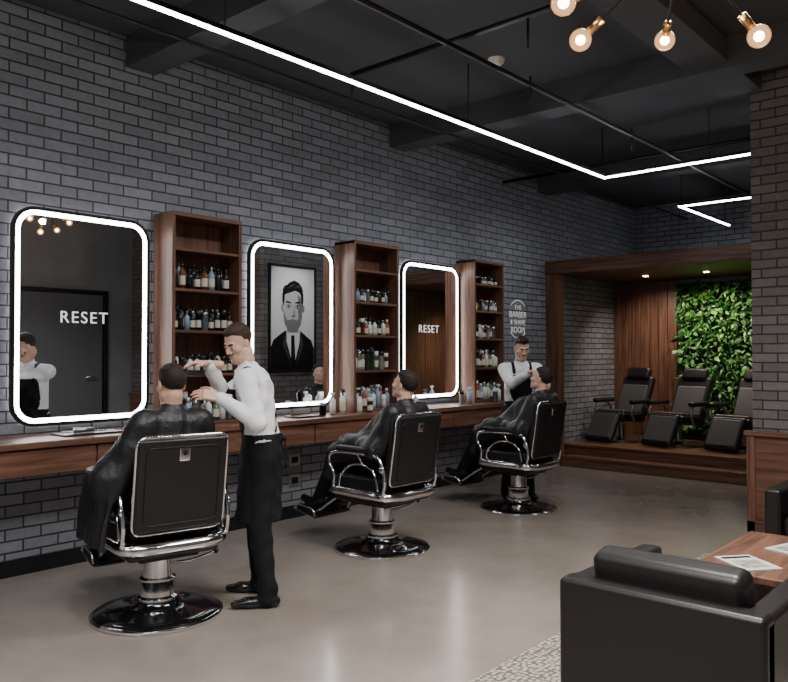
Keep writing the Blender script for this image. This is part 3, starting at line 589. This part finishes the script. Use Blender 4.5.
def recliner(loc,rz):
    e=empty('reclining_lounge_chair',loc,rz); Lm=M['leather']; G=M['leatherg']
    lobj('base',[(0,0),(.26,0),(.26,.02),(.08,.04),(.06,.06),(.06,.26),(0,.26)],M['dchrome'],e)
    box('seat',(.54,.56,.14),(0,.02,.36),Lm,e,.05,5,rot=(.08,0,0),smooth=True); box('seat_pad',(.48,.48,.05),(0,.03,.44),G,e,.024,4,rot=(.08,0,0),smooth=True)
    box('back',(.54,.13,.66),(0,-.36,.66),Lm,e,.055,5,rot=(.42,0,0),smooth=True); box('back_pad',(.46,.05,.44),(0,-.285,.63),G,e,.024,4,rot=(.42,0,0),smooth=True)
    box('headrest',(.40,.12,.20),(0,-.46,1.0),Lm,e,.05,5,rot=(.42,0,0),smooth=True)
    box('leg_rest',(.48,.09,.50),(0,.42,.235),Lm,e,.04,5,rot=(.55,0,0),smooth=True)
    box('leg_pad',(.42,.04,.40),(0,.455,.255),G,e,.018,4,rot=(.55,0,0),smooth=True)
    for sx in(-1,1):
        box('armrest',(.09,.46,.07),(sx*.33,-.02,.60),Lm,e,.03,4,smooth=True)
        tube('arm_support',[(sx*.33,-.25,.32),(sx*.34,-.2,.48),(sx*.33,-.1,.57)],.018,M['dchrome'],e,sm=4); tube('arm_support2',[(sx*.33,.15,.57),(sx*.34,.2,.45),(sx*.31,.1,.32)],.018,M['dchrome'],e,sm=4)
for x in (.55,1.42,2.30): recliner((x,11.08,.285),math.radians(180-12))
# ------------------------------------------------------------------ portrait on partition side (reflected by middle mirror)
def portrait():
    e=empty('framed_portrait_print',(3.538,7.49,1.31)); W,Hh=.97,1.67
    for n,a,b in(('f1',(0,0),(W,.035)),('f2',(0,Hh-.035),(W,Hh)),('f3',(0,0),(.035,Hh)),('f4',(W-.035,0),(W,Hh))): bx(n,(-.03,a[0],a[1]),(0,b[0],b[1]),M['blk'],e)
    gc={}
    def g(v):
        if v not in gc: gc[v]=mat('print_tone',(v,v,v),.6,spec=.1)
        return gc[v]
    def ellp(cx,cy,rx,ry,a0=0,a1=360,n=28): return [(cx+rx*math.cos(math.radians(a0+(a1-a0)*i/n)),cy+ry*math.sin(math.radians(a0+(a1-a0)*i/n))) for i in range(n+(0 if a1-a0==360 else 1))]
    jaw=[(.315,.60),(.322,.50),(.345,.44),(.40,.393),(.46,.372),(.54,.372),(.60,.393),(.655,.44),(.678,.50),(.685,.60)]
    Ly=[(.8,[(.03,.02),(.97,.02),(.97,.98),(.03,.98)]),(.012,[(.04,.02),(.04,.22),(.10,.30),(.30,.375),(.38,.40),(.62,.40),(.70,.375),(.90,.30),(.96,.22),(.96,.02)]),
     (.85,[(.37,.41),(.63,.41),(.68,.34),(.52,.04),(.34,.34)]),(.01,[(.465,.345),(.535,.345),(.56,.1),(.515,.03),(.465,.1)]),(.30,[(.38,.37),(.62,.37),(.63,.5),(.37,.5)]),
     (.42,ellp(.30,.575,.028,.032)),(.22,ellp(.70,.575,.028,.032)),
     (.55,ellp(.5,.60,.185,.12)),(.55,jaw),
     (.20,[(.60,.70),(.672,.66),(.685,.60),(.678,.50),(.655,.44),(.60,.393),(.54,.372),(.565,.43),(.605,.50),(.595,.58)]),
     (.22,[(.317,.57),(.322,.50),(.345,.44),(.40,.393),(.46,.372),(.54,.372),(.60,.393),(.655,.44),(.678,.50),(.683,.57),(.655,.52),(.61,.475),(.56,.478),(.5,.486),(.44,.478),(.39,.475),(.345,.52)]),
     (.012,[(.315,.59),(.297,.64),(.297,.70),(.33,.735),(.37,.72),(.345,.68),(.333,.62)]),(.012,[(.685,.59),(.703,.64),(.703,.70),(.67,.735),(.63,.72),(.655,.68),(.667,.62)]),
     (.012,[(.335,.685),(.305,.70),(.305,.735),(.34,.765),(.39,.775),(.43,.795),(.52,.815),(.61,.80),(.67,.765),(.695,.73),(.69,.69),(.665,.682),(.62,.715),(.54,.728),(.46,.712),(.39,.70)]),
     (.12,[(.40,.745),(.47,.775),(.55,.785),(.48,.765)]),(.10,[(.52,.75),(.60,.775),(.65,.745),(.60,.762)]),
     (.03,[(.36,.622),(.46,.617),(.455,.630),(.37,.64)]),(.03,[(.54,.617),(.64,.622),(.63,.64),(.545,.630)]),(.2,ellp(.415,.592,.045,.016)),(.15,ellp(.585,.592,.045,.016)),(.7,ellp(.415,.590,.032,.007)),(.6,ellp(.585,.590,.032,.007)),(.02,ellp(.415,.591,.013,.009)),(.02,ellp(.585,.591,.013,.009)),
     (.32,[(.505,.61),(.545,.515),(.52,.50),(.50,.515)]),(.14,ellp(.5,.508,.038,.006)),(.30,[(.43,.452),(.47,.460),(.5,.456),(.53,.460),(.57,.452),(.53,.440),(.47,.440)]),(.07,ellp(.5,.4515,.06,.0025)),
     (.06,[(.36,.37),(.345,.38),(.28,.26),(.46,.06),(.36,.24)]),(.06,[(.64,.37),(.655,.38),(.72,.26),(.56,.06),(.64,.24)])]
    for i,(v,p) in enumerate(Ly):
        x=-.008-.0005*i
        if 4<i<len(Ly)-2: p=[(.5+(a-.5)*1.1,.372+(b-.372)*1.1) for a,b in p]
        mesh('print_shape',[(x,a*W,b*Hh) for a,b in p],[tuple(range(len(p)))],g(v),e,smooth=False)
portrait()
pic=empty('framed_picture',(7.2,4.6,1.9)); bx('frame',(-.03,-.3,-.4),(0,.3,.4),M['brass'],pic); bx('canvas',(-.034,-.25,-.35),(-.03,.25,.35),mat('canvas',(.25,.2,.15),.7,noise=(6,.5)),pic)
# ------------------------------------------------------------------ lounge corner
bx('area_rug',(3.5,1.6,0),(6.4,6.25,.01),M['rug'],bev=.004)
def armchair(loc,rz):
    e=empty('leather_armchair',loc,rz); Lm=M['leather2']
    box('base',(.62,.74,.20),(0,.02,.20),Lm,e,.02,3,smooth=True)
    box('arm',(.11,.84,.56),(-.355,0,.35),Lm,e,.025,4,smooth=True); box('arm',(.11,.84,.56),(.355,0,.35),Lm,e,.025,4,smooth=True)
    box('back',(.82,.12,.57),(0,-.37,.355),Lm,e,.025,4,smooth=True)
    box('seat_cushion',(.59,.66,.16),(0,.08,.37),Lm,e,.05,5,smooth=True)
    box('back_cushion',(.62,.15,.34),(0,-.245,.585),Lm,e,.045,5,rot=(.16,0,0),smooth=True)
    for sx in(-1,1):
        for sy in(-1,1): box('foot',(.05,.05,.06),(sx*.34,sy*.36,.035),M['blk'],e,.004)
armchair((4.47,3.33,.008),0.0); armchair((4.47,6.22,.008),math.pi)
tb=empty('coffee_table'); bx('top',(4.15,4.15,.42),(5.1,5.2,.46),M['woody'],tb,bev=.008); bx('shelf',(4.2,4.2,.16),(5.05,5.15,.18),M['woody'],tb)
for x in(4.19,5.01):
    for yy in(4.19,5.11): bx('leg',(x,yy,.01),(x+.05,yy+.05,.42),M['blk'],tb)
def magazine(loc,rz,col):
    e=empty('magazine',loc,rz); box('pages',(.21,.28,.008),(0,0,.004),M['plast'],e,.001); box('cover',(.212,.282,.0016),(0,0,.0088),col,e,0)
    box('photo_block',(.15,.14,.0008),(0,-.03,.01),M['mp'],e,0); box('title',(.17,.035,.0008),(0,.1,.01),M['blk'],e,0)
M['mp']=mat('mag_photo',(.3,.28,.26),.4,noise=(20,.7))
cw=mat('mag_cover',(.62,.61,.59),.3,noise=(14,.2)); magazine((4.38,4.36,.4605),.9,cw); magazine((4.50,4.85,.4605),-.3,cw)
# ------------------------------------------------------------------ chandeliers
gl=bpy.data.materials.new('bulb_glass'); gl.use_nodes=True; nt=gl.node_tree; nt.nodes.clear()
o_=nt.nodes.new('ShaderNodeOutputMaterial'); t_=nt.nodes.new('ShaderNodeBsdfTransparent'); e_=nt.nodes.new('ShaderNodeEmission'); g_=nt.nodes.new('ShaderNodeBsdfGlossy'); m1=nt.nodes.new('ShaderNodeMixShader'); m2=nt.nodes.new('ShaderNodeMixShader'); lw=nt.nodes.new('ShaderNodeLayerWeight')
e_.inputs[0].default_value=(1,.50,.22,1); e_.inputs[1].default_value=2.2; g_.inputs['Roughness'].default_value=.05; m1.inputs[0].default_value=.4; lw.inputs[0].default_value=.1
nt.links.new(t_.outputs[0],m1.inputs[1]); nt.links.new(e_.outputs[0],m1.inputs[2]); nt.links.new(lw.outputs['Fresnel'],m2.inputs[0]); nt.links.new(m1.outputs[0],m2.inputs[1]); nt.links.new(g_.outputs[0],m2.inputs[2]); nt.links.new(m2.outputs[0],o_.inputs[0])
M['fil']=mat('filament',(1,.8,.5),emi=(1,.62,.28),es=50)
def chandelier(hub,bulbs):
    cd=empty('sputnik_chandelier')
    tube('rod',[hub,(hub[0],hub[1],H)],.01,M['blk'],cd); sph('hub',.045,hub,M['blk'],cd); lobj('canopy',[(0,-.03),(.06,-.03),(.07,0)],M['blk'],cd,loc=(hub[0],hub[1],H))
    for b in bulbs:
        B=Vector(b);Hb=Vector(hub);d=(B-Hb).normalized()
        tube('arm',[Hb,B-d*.10],.006,M['blk'],cd,seg=8); tube('socket',[B-d*.11,B-d*.045],.018,M['brass'],cd,seg=12); sph('bulb',.045,b,gl,cd); sph('filament',.020,b,M['fil'],cd)
    l=bpy.data.lights.new('bulb_light','POINT'); l.energy=18; l.color=(1,.72,.45); l.shadow_soft_size=.04; lo=bpy.data.objects.new('bulb_light',l); SC.collection.objects.link(lo); lo.location=(hub[0],hub[1],hub[2]-.25); lo.parent=cd
chandelier((4.6,2.9,3.15),((4.213,2.828,2.858),(4.352,3.35,2.98),(4.788,3.20,2.832),(4.359,2.424,2.826),(5.1,2.95,2.85),(4.8,2.35,2.9),(4.95,2.6,3.45),(4.3,2.7,3.5)))
chandelier((5.5,4.95,3.75),((5.15,4.62,3.46),(5.45,4.9,3.34),(5.2,5.2,3.48),(5.85,4.7,3.5),(5.8,5.3,3.45)))
# ------------------------------------------------------------------ lights
def area(name,loc,sx,sy,e,col=(1,1,1),rot=(0,0,0),spread=130):
    l=bpy.data.lights.new(name,'AREA'); l.shape='RECTANGLE'; l.size=sx; l.size_y=sy; l.energy=e; l.color=col; l.spread=math.radians(spread)
    o=bpy.data.objects.new(name,l); SC.collection.objects.link(o); o.location=loc; o.rotation_euler=rot; return o
area('fill_area_light',(4.5,.6,4.0),1.6,2.6,220,(1,.96,.92))  # these area lamps are added fill above the view, not real panels
area('fill_area_light',(4.3,4.2,3.85),.9,1.5,140,(1,.96,.92))
area('fill_area_light',(3.0,-2.2,4.0),2.5,1.2,160,(.95,.97,1))
def spot(name,loc,to,e,ang,col,blend=.8,soft=.05):
    l=bpy.data.lights.new(name,'SPOT'); l.energy=e; l.spot_size=math.radians(ang); l.spot_blend=blend; l.color=col; l.shadow_soft_size=soft
    o=bpy.data.objects.new(name,l); SC.collection.objects.link(o); o.location=loc; o.rotation_euler=(Vector(to)-Vector(loc)).to_track_quat('-Z','Y').to_euler()
for x in (.9,1.8,2.7): spot('niche_spot',(x,11.2,2.74),(x,11.9,.6),85,130,(1,.86,.68))
spot('portrait_fill_spot',(2.5,7.97,3.8),(3.5,7.97,2.1),70,50,(1,.97,.93))  # added spot without a fixture, brightens the print
for y in (1.9,4.0,6.1,8.2): spot('wall_fill_spot',(2.6,y,3.8),(.4,y+.4,1.5),120,85,(.97,.975,1),1.0,.08)  # added spots without fixtures, brightening the mirror wall
w=bpy.data.worlds.new('world'); SC.world=w; w.use_nodes=True; w.node_tree.nodes['Background'].inputs[0].default_value=(.5,.55,.62,1); w.node_tree.nodes['Background'].inputs[1].default_value=.3
c=bpy.data.cameras.new('camera'); c.lens=35.13; c.sensor_width=36; co_=bpy.data.objects.new('camera',c); SC.collection.objects.link(co_)
co_.location=(5.69,0,1.58); co_.rotation_euler=(math.radians(91.04),0,math.radians(41.3)); SC.camera=co_
